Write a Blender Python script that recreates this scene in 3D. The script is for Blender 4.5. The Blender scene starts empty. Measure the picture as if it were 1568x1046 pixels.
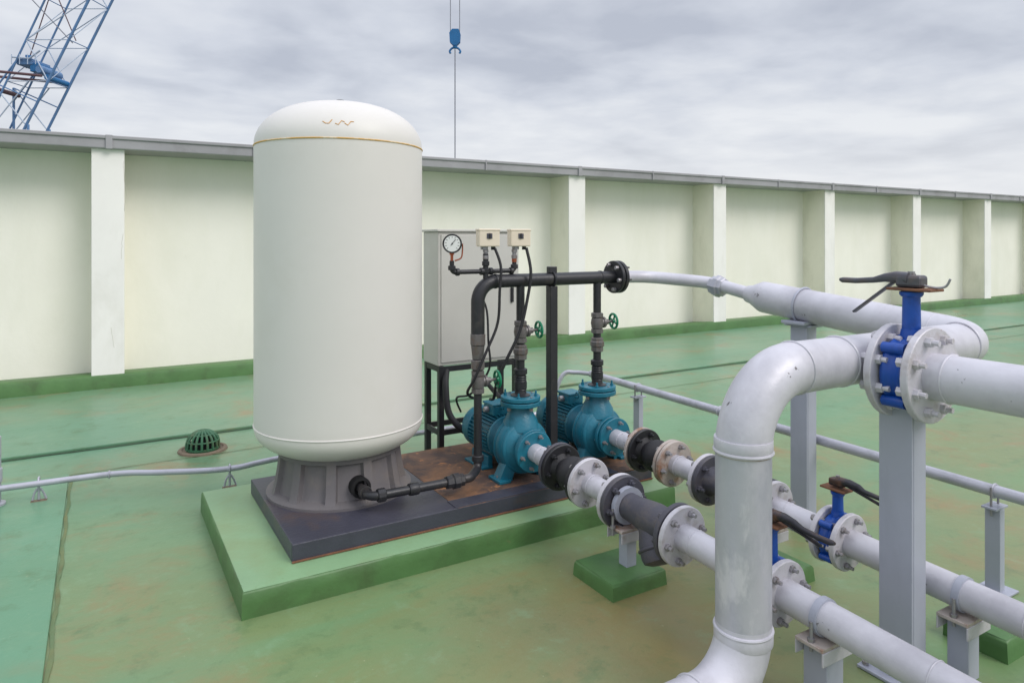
import bpy, bmesh, math, random
from mathutils import Vector, Matrix, Quaternion
random.seed(7)
scene = bpy.context.scene
V = Vector

# ------------------------------------------------------------------ materials
def lin(c):
    return tuple(((x/255.0)/12.92 if x/255.0 <= .04045 else ((x/255.0+.055)/1.055)**2.4) for x in c)

def new_mat(name):
    m = bpy.data.materials.new(name); m.use_nodes = True
    nt = m.node_tree; nt.nodes.clear()
    out = nt.nodes.new('ShaderNodeOutputMaterial')
    bs = nt.nodes.new('ShaderNodeBsdfPrincipled')
    nt.links.new(bs.outputs[0], out.inputs[0])
    return m, nt, bs

def noise(nt, vec, scale, detail=4, rough=.55, dist=0.0):
    n = nt.nodes.new('ShaderNodeTexNoise')
    n.inputs['Scale'].default_value = scale; n.inputs['Detail'].default_value = min(detail, 6)
    n.inputs['Roughness'].default_value = rough; n.inputs['Distortion'].default_value = dist
    nt.links.new(vec, n.inputs['Vector'])
    return n.outputs['Fac']

def ramp(nt, fac, a, b, ca=(0,0,0,1), cb=(1,1,1,1)):
    r = nt.nodes.new('ShaderNodeValToRGB')
    r.color_ramp.elements[0].position = a; r.color_ramp.elements[0].color = ca
    r.color_ramp.elements[1].position = b; r.color_ramp.elements[1].color = cb
    nt.links.new(fac, r.inputs[0]); return r.outputs[0]

def mix(nt, fac, a, b, mode='MIX'):
    m = nt.nodes.new('ShaderNodeMix'); m.data_type = 'RGBA'; m.blend_type = mode
    for inp, v in ((m.inputs[0], fac), (m.inputs[6], a), (m.inputs[7], b)):
        if isinstance(v, (int, float)): inp.default_value = v
        elif isinstance(v, tuple): inp.default_value = (v[0], v[1], v[2], 1)
        else: nt.links.new(v, inp)
    return m.outputs[2]

def mathn(nt, op, a, b=None, clamp=False):
    m = nt.nodes.new('ShaderNodeMath'); m.operation = op; m.use_clamp = clamp
    for i, v in enumerate((a, b)):
        if v is None: continue
        if isinstance(v, (int, float)): m.inputs[i].default_value = v
        else: nt.links.new(v, m.inputs[i])
    return m.outputs[0]

def mapping(nt, vec, sc):
    mp = nt.nodes.new('ShaderNodeMapping'); mp.inputs['Scale'].default_value = sc
    nt.links.new(vec, mp.inputs['Vector']); return mp.outputs[0]

def paint(name, col, rough=.45, metal=0.0, var=.12, vscale=3.0, dirt=None, damt=.5, dscale=2.5, dlo=.5, dhi=.7,
          peel=None, plo=.66, phi=.69, pscale=7, bump=.08, bscale=60, streak=(1,1,1), pstretch=(1,1,1)):
    m, nt, bs = new_mat(name)
    tc = nt.nodes.new('ShaderNodeTexCoord'); vec = tc.outputs['Object']
    c = lin(col)
    lo = tuple(x*(1-var) for x in c); hi = tuple(min(1, x*(1+var)) for x in c)
    n1 = noise(nt, vec, vscale, 5, .6)
    color = mix(nt, ramp(nt, n1, .3, .7), lo, hi)
    r = mathn(nt, 'MULTIPLY_ADD', n1, .25); r.node.inputs[2].default_value = rough-.12
    if dirt:
        sv = mapping(nt, vec, streak)
        n2 = noise(nt, sv, dscale, 6, .65, .3)
        f = mathn(nt, 'MULTIPLY', ramp(nt, n2, dlo, dhi), damt)
        color = mix(nt, f, color, lin(dirt))
    if peel:
        pv = mapping(nt, vec, pstretch)
        n3 = noise(nt, pv, pscale, 6, .72, .2)
        color = mix(nt, ramp(nt, n3, plo, phi), color, lin(peel))
    nt.links.new(color, bs.inputs['Base Color'])
    nt.links.new(r, bs.inputs['Roughness'])
    bs.inputs['Metallic'].default_value = metal
    if bump:
        nb = noise(nt, vec, bscale, 3, .6)
        b = nt.nodes.new('ShaderNodeBump'); b.inputs['Strength'].default_value = bump; b.inputs['Distance'].default_value = .01
        nt.links.new(nb, b.inputs['Height']); nt.links.new(b.outputs[0], bs.inputs['Normal'])
    return m

M = {}
M['wall'] = paint('wall_paint', (246,242,232), .75, var=.025, vscale=1.2, dirt=(226,224,206), damt=.5, dscale=1.3, dlo=.42, dhi=.75, streak=(1,1,.35), bump=.12, bscale=25, peel=(200,196,178), plo=.70, phi=.80, pscale=3, pstretch=(1.5,1.5,.35))
M['pilaster'] = paint('pilaster_paint', (242,238,234), .7, var=.03, vscale=2, dirt=(214,210,200), damt=.5, dscale=2.5, dlo=.5, dhi=.75, streak=(1,1,.4), bump=.12, bscale=25, peel=(170,166,158), plo=.70, phi=.73, pscale=3.2, pstretch=(2,2,.7))
M['pilaster_side'] = paint('pilaster_side_paint', (240,236,220), .7, var=.04, vscale=2, dirt=(212,209,190), damt=.5, dscale=2.5, streak=(1,1,.4))
M['cap'] = paint('cap_metal', (156,154,158), .5, var=.1, vscale=1.5, dirt=(120,118,118), damt=.6, dscale=2, bump=.05)
M['crack'] = paint('wall_crack', (190,184,170), .8, bump=0)
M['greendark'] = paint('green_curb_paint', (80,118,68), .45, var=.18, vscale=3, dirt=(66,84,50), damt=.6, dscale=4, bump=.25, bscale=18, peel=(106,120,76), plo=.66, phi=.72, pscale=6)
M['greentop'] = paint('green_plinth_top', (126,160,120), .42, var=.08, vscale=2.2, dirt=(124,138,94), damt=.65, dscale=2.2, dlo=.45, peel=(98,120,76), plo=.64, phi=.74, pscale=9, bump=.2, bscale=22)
M['tank'] = paint('tank_enamel', (216,212,207), .42, var=.02, vscale=2, dirt=(204,199,190), damt=.5, dscale=2, dlo=.5, dhi=.8, peel=(178,170,158), plo=.75, phi=.765, pscale=6, bump=.02, bscale=8)
M['seam'] = paint('tank_seam_stain', (222,212,190), .6, var=.03, dirt=(206,160,84), damt=.95, dscale=6, dlo=.38, dhi=.52, bump=0)
M['skirt'] = paint('skirt_plastic', (108,104,106), .6, var=.1, vscale=3, dirt=(132,122,112), damt=.5, dscale=5, bump=.1)
M['plate'] = paint('base_steel', (68,68,80), .4, metal=.1, var=.18, vscale=3, dirt=(100,80,68), damt=.6, dscale=2.6, dlo=.55, dhi=.7, bump=.15, peel=(132,92,64), plo=.68, phi=.72, pscale=8)
M['rustfloor'] = paint('rusty_sheet', (132,96,70), .7, var=.25, vscale=6, dirt=(70,58,56), damt=.9, dscale=4, dlo=.40, dhi=.58, bump=.3, peel=(172,118,74), plo=.60, phi=.68, pscale=9)
M['black'] = paint('black_pipe_paint', (42,42,46), .4, metal=.1, var=.2, dirt=(86,79,74), damt=.6, dscale=8, dlo=.55, dhi=.75, bump=.1)
M['rubber'] = paint('black_rubber', (34,33,37), .6, var=.15, bump=.1)
M['castgray'] = paint('cast_gray_paint', (76,75,85), .5, metal=.1, var=.12, dirt=(108,99,93), damt=.5, dscale=9, bump=.2)
M['brassgray'] = paint('valve_bronze_gray', (112,108,108), .45, metal=.4, var=.15, dirt=(106,80,62), damt=.6, dscale=20, bump=.2)
M['teal'] = paint('pump_teal_paint', (28,110,132), .38, var=.15, vscale=8, dirt=(22,72,86), damt=.6, dscale=10, bump=.18, bscale=90, peel=(112,98,80), plo=.73, phi=.75, pscale=14)
M['white'] = paint('white_pipe_paint', (200,198,206), .40, metal=.12, var=.06, vscale=4, dirt=(168,166,174), damt=.7, dscale=3.2, dlo=.46, dhi=.68, peel=(114,110,114), plo=.66, phi=.675, pscale=9, bump=.12, bscale=30, pstretch=(.6,1,1))
M['galvpaint'] = paint('worn_galvanised_pipe', (184,183,191), .42, metal=.25, var=.07, vscale=5, dirt=(158,160,171), damt=.8, dscale=3.0, dlo=.46, dhi=.60, peel=(208,205,211), plo=.58, phi=.66, pscale=4.0, bump=.12, bscale=30, streak=(1,1,.5), pstretch=(1,1,.45))
M['whiteflange'] = paint('white_flange_paint', (196,193,200), .45, metal=.1, var=.08, vscale=10, dirt=(154,142,132), damt=.6, dscale=12, dlo=.52, dhi=.7, bump=.15, peel=(142,104,78), plo=.68, phi=.71, pscale=18)
M['rustflange'] = paint('rusty_flange', (180,169,162), .55, var=.15, vscale=10, dirt=(142,102,78), damt=.9, dscale=12, dlo=.48, dhi=.63, bump=.2)
M['post'] = paint('post_gray_paint', (170,173,187), .42, metal=.1, var=.06, vscale=4, dirt=(148,152,162), damt=.6, dscale=3, streak=(1,1,.3), bump=.06, peel=(126,118,110), plo=.71, phi=.73, pscale=9)
M['steel'] = paint('bolt_steel', (156,154,158), .4, metal=.5, var=.15, dirt=(122,94,72), damt=.6, dscale=30, bump=0)
M['blue'] = paint('valve_blue', (16,72,160), .35, var=.15, dirt=(12,46,104), damt=.6, dscale=12, peel=(140,110,90), plo=.74, phi=.76, pscale=20)
M['lever'] = paint('lever_gray', (88,88,96), .4, metal=.4, var=.15, dirt=(112,92,76), damt=.5, dscale=14)
M['leverblack'] = paint('lever_black', (44,43,50), .4, metal=.3, var=.15, dirt=(116,78,56), damt=.7, dscale=14)
M['rust'] = paint('rust_brown', (118,80,58), .8, var=.25, vscale=14, dirt=(74,54,46), damt=.8, dscale=18, bump=.3)
M['wheelgreen'] = paint('handwheel_green', (14,122,86), .35, var=.1)
M['cream'] = paint('switch_cream', (226,212,192), .4, var=.04)
M['cabinet'] = paint('cabinet_enamel', (198,196,190), .42, var=.03, dirt=(184,181,172), damt=.4, bump=.02)
M['galv'] = paint('galvanised_pipe', (180,180,190), .4, metal=.3, var=.1, dirt=(146,146,152), damt=.6, dscale=8)
M['draingreen'] = paint('drain_green', (62,110,80), .5, var=.2, dirt=(116,96,64), damt=.6, dscale=14)
M['brownring'] = paint('drain_ring', (120,104,86), .7, var=.25, dirt=(72,64,56), damt=.6, dscale=14)
M['craneblue'] = paint('crane_blue', (90,128,172), .5, var=.1, dirt=(80,94,114), damt=.4, dscale=1, bump=0)
M['hookblue'] = paint('hook_blue', (24,104,160), .4, var=.1, bump=0)
M['cranewhite'] = paint('crane_light', (172,186,204), .5, var=.1, bump=0)
M['cranerust'] = paint('crane_dark_red', (96,70,74), .6, var=.15, bump=0)
M['wire'] = paint('wire_gray', (128,131,141), .5, var=.05, bump=0)
M['dark'] = paint('dark_void', (16,16,18), .8, var=.1, bump=0)
M['copper'] = paint('copper_tube', (170,96,70), .3, metal=.8, var=.1, bump=0)
M['dial'] = paint('gauge_dial', (228,228,226), .3, var=.02, bump=0)
M['sealant'] = paint('joint_sealant', (70,90,68), .7, var=.3, vscale=4, dirt=(92,88,60), damt=.7, dscale=3, bump=.2)
M['rustjoint'] = paint('joint_rusty', (106,112,72), .7, var=.3, vscale=4, dirt=(92,116,80), damt=.9, dscale=2.5, dlo=.4, dhi=.6, bump=.2)
M['ochre'] = paint('ochre_mark', (206,150,70), .6, bump=0)

def floor_mat(name, teal=False):
    m, nt, bs = new_mat(name)
    geo = nt.nodes.new('ShaderNodeNewGeometry'); vec = geo.outputs['Position']
    sp = nt.nodes.new('ShaderNodeSeparateXYZ'); nt.links.new(vec, sp.inputs[0])
    yn = mathn(nt, 'DIVIDE', sp.outputs[1], 8.0)
    far = ramp(nt, yn, .25, .7)
    cA = lin((108,140,92)) if not teal else lin((94,148,118))
    cB = lin((106,148,120))
    base = mix(nt, far, cA, cB)
    n0 = noise(nt, vec, .55, 4, .6, .4)
    base = mix(nt, mathn(nt, 'MULTIPLY', ramp(nt, n0, .35, .65), .6), base, lin((92,134,102)))
    sv = mapping(nt, vec, (.55, 1.0, 1))
    n1 = noise(nt, sv, .9, 6, .62, .7)
    near = ramp(nt, yn, .28, .55, (1,1,1,1), (.3,.3,.3,1))
    f1 = mathn(nt, 'MULTIPLY', ramp(nt, n1, .36, .6), near)
    f1 = mathn(nt, 'MULTIPLY', f1, .12 if teal else .85)
    base = mix(nt, f1, base, lin((126,126,78)))
    n2 = noise(nt, vec, 2.3, 6, .7, .5)
    f2 = mathn(nt, 'MULTIPLY', mathn(nt, 'MULTIPLY', ramp(nt, n2, .50, .70), ramp(nt, n1, .42, .58)), .2 if teal else .8)
    base = mix(nt, f2, base, lin((146,112,74)))
    if not teal:
        # rust-tinted run-off pooled under the valves
        dv = nt.nodes.new('ShaderNodeVectorMath'); dv.operation = 'DISTANCE'; nt.links.new(vec, dv.inputs[0]); dv.inputs[1].default_value = (1.75,1.95,0)
        dd = mathn(nt, 'ADD', dv.outputs['Value'], mathn(nt, 'MULTIPLY', n2, 1.2))
        pool = ramp(nt, dd, .75, 1.75, (1,1,1,1), (0,0,0,1)) if False else None
        mr = nt.nodes.new('ShaderNodeMapRange'); mr.inputs[1].default_value = .7; mr.inputs[2].default_value = 1.7; mr.inputs[3].default_value = .6; mr.inputs[4].default_value = 0
        nt.links.new(dd, mr.inputs[0])
        base = mix(nt, mr.outputs[0], base, lin((140,110,76)))
    n3 = noise(nt, vec, 5, 6, .75, .2)
    base = mix(nt, mathn(nt, 'MULTIPLY', ramp(nt, n3, .54, .7), .55), base, lin((80,108,70)))
    base = mix(nt, mathn(nt, 'MULTIPLY', ramp(nt, n3, .30, .44, (1,1,1,1), (0,0,0,1)), .35), base, lin((128,160,126)))
    n4 = noise(nt, vec, 30, 5, .7)
    base = mix(nt, mathn(nt, 'MULTIPLY', ramp(nt, n4, .66, .72), .5), base, lin((164,172,138)))
    n6 = noise(nt, vec, 17, 6, .75)
    base = mix(nt, mathn(nt, 'MULTIPLY', ramp(nt, n6, .68, .71), .7), base, lin((66,72,48)))
    nt.links.new(base, bs.inputs['Base Color'])
    rr = ramp(nt, n1, .3, .7, (.42,.42,.42,1), (.27,.27,.27,1))
    nt.links.new(rr, bs.inputs['Roughness'])
    b = nt.nodes.new('ShaderNodeBump'); b.inputs['Strength'].default_value = .3; b.inputs['Distance'].default_value = .01
    n5 = noise(nt, vec, 9, 6, .6)
    nt.links.new(n5, b.inputs['Height']); nt.links.new(b.outputs[0], bs.inputs['Normal'])
    return m
M['floor'] = floor_mat('green_roof_coating')
M['floorteal'] = floor_mat('green_roof_coating_fresh', True)
M['earth'] = paint('far_ground', (110,112,100), .9, var=.2, vscale=.02, bump=0)

# ------------------------------------------------------------------ builder
class B:
    def __init__(s): s.bm = bmesh.new(); s.mats = []
    def mi(s, mat):
        m = M[mat]
        if m not in s.mats: s.mats.append(m)
        return s.mats.index(m)
    def add(s, tmp, mat, smooth=True):
        idx = s.mi(mat); vm = {}
        for v in tmp.verts: vm[v] = s.bm.verts.new(v.co)
        for f in tmp.faces:
            try:
                nf = s.bm.faces.new([vm[v] for v in f.verts]); nf.material_index = idx; nf.smooth = smooth
            except ValueError: pass
        tmp.free()
    def box(s, c, size, mat, bevel=.004, rot=None):
        t = bmesh.new(); bmesh.ops.create_cube(t, size=1)
        bmesh.ops.scale(t, vec=V(size), verts=t.verts)
        if bevel: bmesh.ops.bevel(t, geom=list(t.edges), offset=bevel, segments=2, affect='EDGES', profile=.5)
        if rot is not None: bmesh.ops.transform(t, matrix=rot.to_4x4(), verts=t.verts)
        bmesh.ops.translate(t, vec=V(c), verts=t.verts)
        s.add(t, mat, False)
    def b2(s, lo, hi, mat, bevel=.004):
        lo = V(lo); hi = V(hi); s.box((lo+hi)/2, hi-lo, mat, bevel)
    def bar(s, p0, p1, w, th, mat, up=(0,0,1), bevel=.002):
        p0 = V(p0); p1 = V(p1); d = p1-p0; L = d.length; x = d.normalized(); u = V(up)
        y = u.cross(x)
        if y.length < 1e-4: y = V((0,1,0)).cross(x)
        y.normalize(); z = x.cross(y)
        R = Matrix((x, y, z)).transposed()
        s.box((p0+p1)/2, (L, w, th), mat, bevel, R)
    def lathe(s, prof, o, ax, mat, seg=32, smooth=True, fn=None):
        o = V(o); q = V(ax).normalized().to_track_quat('Z', 'Y'); t = bmesh.new(); rings = []
        for (r, h) in prof:
            if r < 1e-5: rings.append([t.verts.new(o + q @ V((0,0,h)))])
            else:
                rg = []
                for i in range(seg):
                    a = 2*math.pi*i/seg; rr = r*(fn(a, h) if fn else 1)
                    rg.append(t.verts.new(o + q @ V((rr*math.cos(a), rr*math.sin(a), h))))
                rings.append(rg)
        for a, b in zip(rings[:-1], rings[1:]):
            for i in range(seg):
                j = (i+1) % seg
                if len(a) == 1 and len(b) == 1: continue
                if len(a) == 1: t.faces.new((a[0], b[j], b[i]))
                elif len(b) == 1: t.faces.new((a[i], a[j], b[0]))
                else: t.faces.new((a[i], a[j], b[j], b[i]))
        if len(rings[0]) > 1: t.faces.new(rings[0][::-1])
        if len(rings[-1]) > 1: t.faces.new(rings[-1])
        s.add(t, mat, smooth)
    def cyl(s, p0, p1, r, mat, seg=20, r2=None, ch=.0):
        p0 = V(p0); p1 = V(p1); L = (p1-p0).length; r2 = r if r2 is None else r2
        if ch: pr = [(r-ch,0),(r,ch),(r2,L-ch),(r2-ch,L)]
        else: pr = [(r,0),(r2,L)]
        s.lathe(pr, p0, p1-p0, mat, seg)
    def tube(s, pts, r, mat, seg=20, radii=None):
        pts = [V(p) for p in pts]; t = bmesh.new(); rings = []
        d0 = (pts[1]-pts[0]).normalized(); n = d0.orthogonal().normalized()
        for i, p in enumerate(pts):
            if i == 0: d = d0
            elif i == len(pts)-1: d = (pts[-1]-pts[-2]).normalized()
            else: d = ((pts[i+1]-p).normalized() + (p-pts[i-1]).normalized()).normalized()
            n = (n - d*n.dot(d)).normalized(); b = d.cross(n)
            rr = radii[i] if radii else r
            rings.append([t.verts.new(p + (n*math.cos(2*math.pi*k/seg) + b*math.sin(2*math.pi*k/seg))*rr) for k in range(seg)])
        for a, b in zip(rings[:-1], rings[1:]):
            for i in range(seg):
                j = (i+1) % seg; t.faces.new((a[i], a[j], b[j], b[i]))
        t.faces.new(rings[0][::-1]); t.faces.new(rings[-1])
        s.add(t, mat, True)
    def torus(s, c, ax, R, r, mat, seg=32, seg2=8):
        q = V(ax).normalized().to_track_quat('Z', 'Y'); t = bmesh.new(); rings = []
        for i in range(seg):
            a = 2*math.pi*i/seg
            rings.append([t.verts.new(V(c) + q @ V(((R+r*math.cos(2*math.pi*k/seg2))*math.cos(a), (R+r*math.cos(2*math.pi*k/seg2))*math.sin(a), r*math.sin(2*math.pi*k/seg2)))) for k in range(seg2)])
        for i in range(seg):
            a = rings[i]; b = rings[(i+1) % seg]
            for k in range(seg2):
                l = (k+1) % seg2; t.faces.new((a[k], b[k], b[l], a[l]))
        s.add(t, mat, True)
    def flange(s, c, ax, r, t, mat, n=8, bolt='steel', br=None, bs=.011, bl=.022, both=True, phase=.2):
        c = V(c); a = V(ax).normalized()
        s.lathe([(r*.5,-t/2),(r-.003,-t/2),(r,-t/2+.003),(r,t/2-.003),(r-.003,t/2),(r*.5,t/2)], c, a, mat, 40)
        q = a.to_track_quat('Z', 'Y'); br = br or r*.78
        for i in range(n):
            g = 2*math.pi*i/n + phase; p = c + q @ V((br*math.cos(g), br*math.sin(g), 0))
            l0 = t/2 + bl*(.8+.4*random.random()); l1 = t/2 + (bl if both else 0)
            s.lathe([(bs*.95,-l1),(bs,-l1+.002),(bs,l0*.7),(bs*.95,l0*.7+.001)], p, a, bolt, 6, False)
            s.lathe([(bs*.55,0),(bs*.55,l0+.008)], p, a, bolt, 8)
    def obj(s, name, parent=None, origin=None):
        bmesh.ops.recalc_face_normals(s.bm, faces=s.bm.faces)
        for e in s.bm.edges:
            if len(e.link_faces) == 2 and e.calc_face_angle(0) > math.radians(38): e.smooth = False
        if origin is None:
            xs = [v.co for v in s.bm.verts]
            origin = V(((min(v.x for v in xs)+max(v.x for v in xs))/2, (min(v.y for v in xs)+max(v.y for v in xs))/2, min(v.z for v in xs)))
        origin = V(origin)
        bmesh.ops.translate(s.bm, vec=-origin, verts=s.bm.verts)
        me = bpy.data.meshes.new(name); s.bm.to_mesh(me); s.bm.free()
        for m in s.mats: me.materials.append(m)
        o = bpy.data.objects.new(name, me); scene.collection.objects.link(o)
        if parent is not None:
            o.parent = parent; o.location = origin - parent.location
        else: o.location = origin
        return o

def empty(name, loc):
    e = bpy.data.objects.new(name, None); e.location = loc; e.empty_display_size = .2
    scene.collection.objects.link(e); return e

def bend(pts, R, n=8):
    pts = [V(p) for p in pts]; out = [pts[0]]
    for i in range(1, len(pts)-1):
        a, p, b = pts[i-1], pts[i], pts[i+1]
        u = (a-p).normalized(); w = (b-p).normalized(); ang = u.angle(w)
        if abs(ang-math.pi) < .01: out.append(p); continue
        rr = R[i-1] if isinstance(R, (list, tuple)) else R
        tl = min(rr/math.tan(ang/2), (a-p).length*.49 if i > 1 else (a-p).length*.98, (b-p).length*.49 if i < len(pts)-2 else (b-p).length*.98)
        rr = tl*math.tan(ang/2); bis = (u+w).normalized(); c = p + bis*(rr/math.sin(ang/2))
        s0 = p+u*tl-c; s1 = p+w*tl-c; tot = s0.angle(s1); axis = s0.cross(s1).normalized()
        for k in range(n+1):
            out.append(c + Quaternion(axis, tot*k/n) @ s0)
    out.append(pts[-1]); return out

def spline(pts, n=8):
    pts = [V(p) for p in pts]; P = [pts[0]]+pts+[pts[-1]]; out = []
    for i in range(1, len(P)-2):
        for k in range(n):
            t = k/n; a, b, c, d = P[i-1], P[i], P[i+1], P[i+2]
            out.append(.5*((2*b)+(c-a)*t+(2*a-5*b+4*c-d)*t*t+(3*b-a-3*c+d)*t**3))
    out.append(pts[-1]); return out

# ------------------------------------------------------------------ setting
b = B()
t = bmesh.new()
vs = [t.verts.new(p) for p in ((-3000,-3000,-14),(3000,-3000,-14),(3000,3000,-14),(-3000,3000,-14))]; t.faces.new(vs); b.add(t, 'earth', False)
b.obj('ground')

roof = empty('rooftop_floor', (5, 0, 0))
b = B(); b.b2((-26,-14,-.3), (62,8.9,0), 'floor', 0); b.obj('main_floor', roof)
b = B(); b.b2((-26,5.78,.0005), (62,8.0,.022), 'floor', .006); b.obj('raised_perimeter_slab', roof)
b = B(); b.b2((-20,-8,.0005), (-.165,5.2,.014), 'floorteal', .004); b.obj('raised_side_slab', roof)
def wavy(b, p0, p1, w, z, mat, axis, seg=120):
    t = bmesh.new(); p0 = V(p0); p1 = V(p1); L = []; ph = random.random()*9
    n = V((0,1,0)) if axis == 'x' else V((1,0,0))
    for i in range(seg+1):
        p = p0.lerp(p1, i/seg); ww = w*(.6+.5*random.random())
        o = .004*math.sin(i*.7+ph)
        L.append((t.verts.new(p+n*(o-ww/2)+V((0,0,z))), t.verts.new(p+n*(o+ww/2)+V((0,0,z)))))
    for a, c in zip(L[:-1], L[1:]): t.faces.new((a[0], a[1], c[1], c[0]))
    b.add(t, mat, False)
b = B()
wavy(b, (-15,5.765,0), (30,5.765,0), .026, .004, 'sealant', 'x', 600)
wavy(b, (-.152,-4,0), (-.152,5.2,0), .018, .004, 'rustjoint', 'y', 200)
wavy(b, (-.165,5.21,0), (30,5.21,0), .012, .0045, 'rustjoint', 'x', 400)
wavy(b, (-15,5.21,0), (-.17,5.21,0), .016, .004, 'sealant', 'x', 200)
b.obj('sealant_joints', roof)

# parapet
par = empty('parapet_wall', (5, 8.4, 0))
YP = 7.95
b = B(); b.b2((-25,8.42,-.2), (60,8.62,2.45), 'wall', .005); b.obj('wall_panel', par)
b = B()
b.b2((-25,7.90,2.39), (60,8.70,2.51), 'cap', .01)
b.b2((-25,7.885,2.485), (60,8.72,2.52), 'cap', .006)
for n in range(-8, 20):
    xx = -.0085*YP + 2.87*n
    b.b2((xx+.12,7.880,2.385), (xx+.18,8.71,2.524), 'cap', .004)
    b.b2((xx+1.5,7.882,2.387), (xx+1.52,8.71,2.523), 'cap', .003)
b.obj('metal_coping', par)
b = B()
for n in range(-8, 20):
    xx = -.0085*YP + 2.87*n
    b.b2((xx,YP,.1), (xx+.285,YP+.02,2.392), 'pilaster', .006)
    b.b2((xx+.004,YP+.018,.1), (xx+.281,8.43,2.392), 'pilaster_side', .004)
b.obj('pilasters', par)
b = B()
def crack(x, z0, z1, y, r=.0014):
    pts = []; z = z0; xx = x
    while z > z1:
        pts.append((xx, y, z)); z -= .03+.04*random.random(); xx += (random.random()-.52)*.022
    b.tube(pts, r, 'crack', 5)
crack(.212,2.28,1.75,YP); crack(.205,1.55,1.25,YP); crack(.10,.62,.38,YP)
b.obj('hairline_cracks', par)
b = B()
t = bmesh.new()
prof = [(7.925,.0),(7.93,.12),(7.94,.148),(7.96,.158),(8.43,.112),(8.43,0)]
NS = 340
rows = []
for k in range(NS+1):
    x = -25+85*k/NS; j = (random.random()-.5)*.008
    rows.append([t.verts.new((x, y+(j if i in (1,2) else 0), z+(j if 0 < i < 4 else 0))) for i, (y,z) in enumerate(prof)])
for A, C in zip(rows[:-1], rows[1:]):
    for i in range(len(prof)-1): t.faces.new((A[i],A[i+1],C[i+1],C[i]))
b.add(t, 'greendark', True); b.obj('green_upstand', par)

# plinth: hand-floated concrete, slightly uneven painted edges
b = B()
def rough_slab(b, x0, y0, x1, y1, h, side, top, jit=.004, step=.07):
    def edge(p, q):
        n = max(2, int((V(q)-V(p)).length/step)); return [V(p).lerp(V(q), i/n) for i in range(n)]
    def loop(ins, z, j):
        P = [(x0+ins,y0+ins,z),(x1-ins,y0+ins,z),(x1-ins,y1-ins,z),(x0+ins,y1-ins,z)]
        return [edge(P[i], P[(i+1)%4]) for i in range(4)]
    ns = [len(e) for e in loop(0,0,0)]
    def ring(t, ins, z, j):
        out = []
        P = [V((x0+ins,y0+ins,z)),V((x1-ins,y0+ins,z)),V((x1-ins,y1-ins,z)),V((x0+ins,y1-ins,z))]
        for i in range(4):
            for k in range(ns[i]):
                p = P[i].lerp(P[(i+1)%4], k/ns[i]); out.append(t.verts.new(p+V((random.uniform(-j,j),random.uniform(-j,j),random.uniform(-j,j)*.5))))
        return out
    t = bmesh.new(); rs = [ring(t,0,0,0), ring(t,.002,h*.5,jit*.4), ring(t,.004,h-.012,jit*.5), ring(t,.010,h-.003,jit*.5), ring(t,.020,h,jit*.25)]
    for A, C in zip(rs[:-1], rs[1:]):
        for i in range(len(A)): t.faces.new((A[i],A[(i+1)%len(A)],C[(i+1)%len(A)],C[i]))
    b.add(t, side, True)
    t = bmesh.new(); r0 = ring(t,.010,h-.002,0); r1 = ring(t,.022,h+.0015,0); r1b = r1
    for i in range(len(r0)): t.faces.new((r0[i],r0[(i+1)%len(r0)],r1[(i+1)%len(r0)],r1[i]))
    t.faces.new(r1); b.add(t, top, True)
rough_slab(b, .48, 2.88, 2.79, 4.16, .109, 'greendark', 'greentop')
b.obj('concrete_plinth')

# steel base plate
b = B()
x0,x1,y0,y1 = .71,2.32,3.03,3.97
b.b2((x0,y0,.112), (x1,y0+.012,.19), 'plate', .003)
b.b2((x0,y1-.012,.112), (x1,y1,.19), 'plate', .003)
b.b2((x0,y0+.013,.112), (x0+.012,y1-.013,.19), 'plate', .003)
b.b2((x1-.012,y0+.013,.112), (x1,y1-.013,.19), 'plate', .003)
b.b2((x0+.001,y0+.001,.183), (1.50,y1-.001,.191), 'plate', .002)
b.b2((1.502,y0+.001,.183), (2.75,y1-.001,.1905), 'rustfloor', .002)
b.b2((1.49,y0+.0015,.191), (2.5,y0+.10,.1945), 'plate', .001)
b.b2((x1+.002,y0,.112), (2.75,y0+.012,.182), 'plate', .003)
b.b2((x0-.002,y0-.008,.1125), (2.75,y0-.001,.120), 'rust', .001)
b.obj('steel_base_plate')

# ------------------------------------------------------------------ tank
TC = V((1.10,3.63,0))
tank = empty('pressure_tank', TC+V((0,0,.19)))
b = B(); R = .432
prof = [(0,.375)]
for i in range(1, 15):
    a = math.pi/2*i/14; prof.append((R*math.sin(a)**.82, .535-.16*math.cos(a)**1.0))
prof += [(R,.60)] + [(R,.6+.13*i) for i in range(1,11)] + [(R,1.98)]
for i in range(1, 19):
    a = math.pi/2*i/18; prof.append((R*math.cos(a)**.80 if i < 18 else 0, 1.98+.235*math.sin(a)))
b.lathe(prof, TC, (0,0,1), 'tank', 96)
b.lathe([(.026,0),(.030,.004),(.030,.02),(.02,.024),(0,.024)], TC+V((0,0,2.212)), (0,0,1), 'black', 16)
b.lathe([(.06,0),(.055,.006),(0,.008)], TC+V((0,0,2.21)), (0,0,1), 'tank', 24)
b.obj('tank_shell', tank)
b = B()
b.torus(TC+V((0,0,1.975)), (0,0,1), R, .0042, 'seam', 96, 6)
b.torus(TC+V((0,0,.548)), (0,0,1), R, .0045, 'tank', 96, 6)
b.obj('weld_seams', tank)
b = B()
def on_head(ang, zz):
    s_ = (zz-1.98)/.235; a = math.asin(s_); rr = R*math.cos(a)**.8+.0005
    return TC + V((rr*math.cos(ang), rr*math.sin(ang), zz))
for g0 in (-118,-110,-104):
    pts = [on_head(math.radians(g0+2*k), 2.045+.010*math.sin(k*2.1+g0)+.003*k) for k in range(4)]
    b.tube(pts, .0022, 'ochre', 5)
b.obj('chalk_mark', tank)
b = B()
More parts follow.
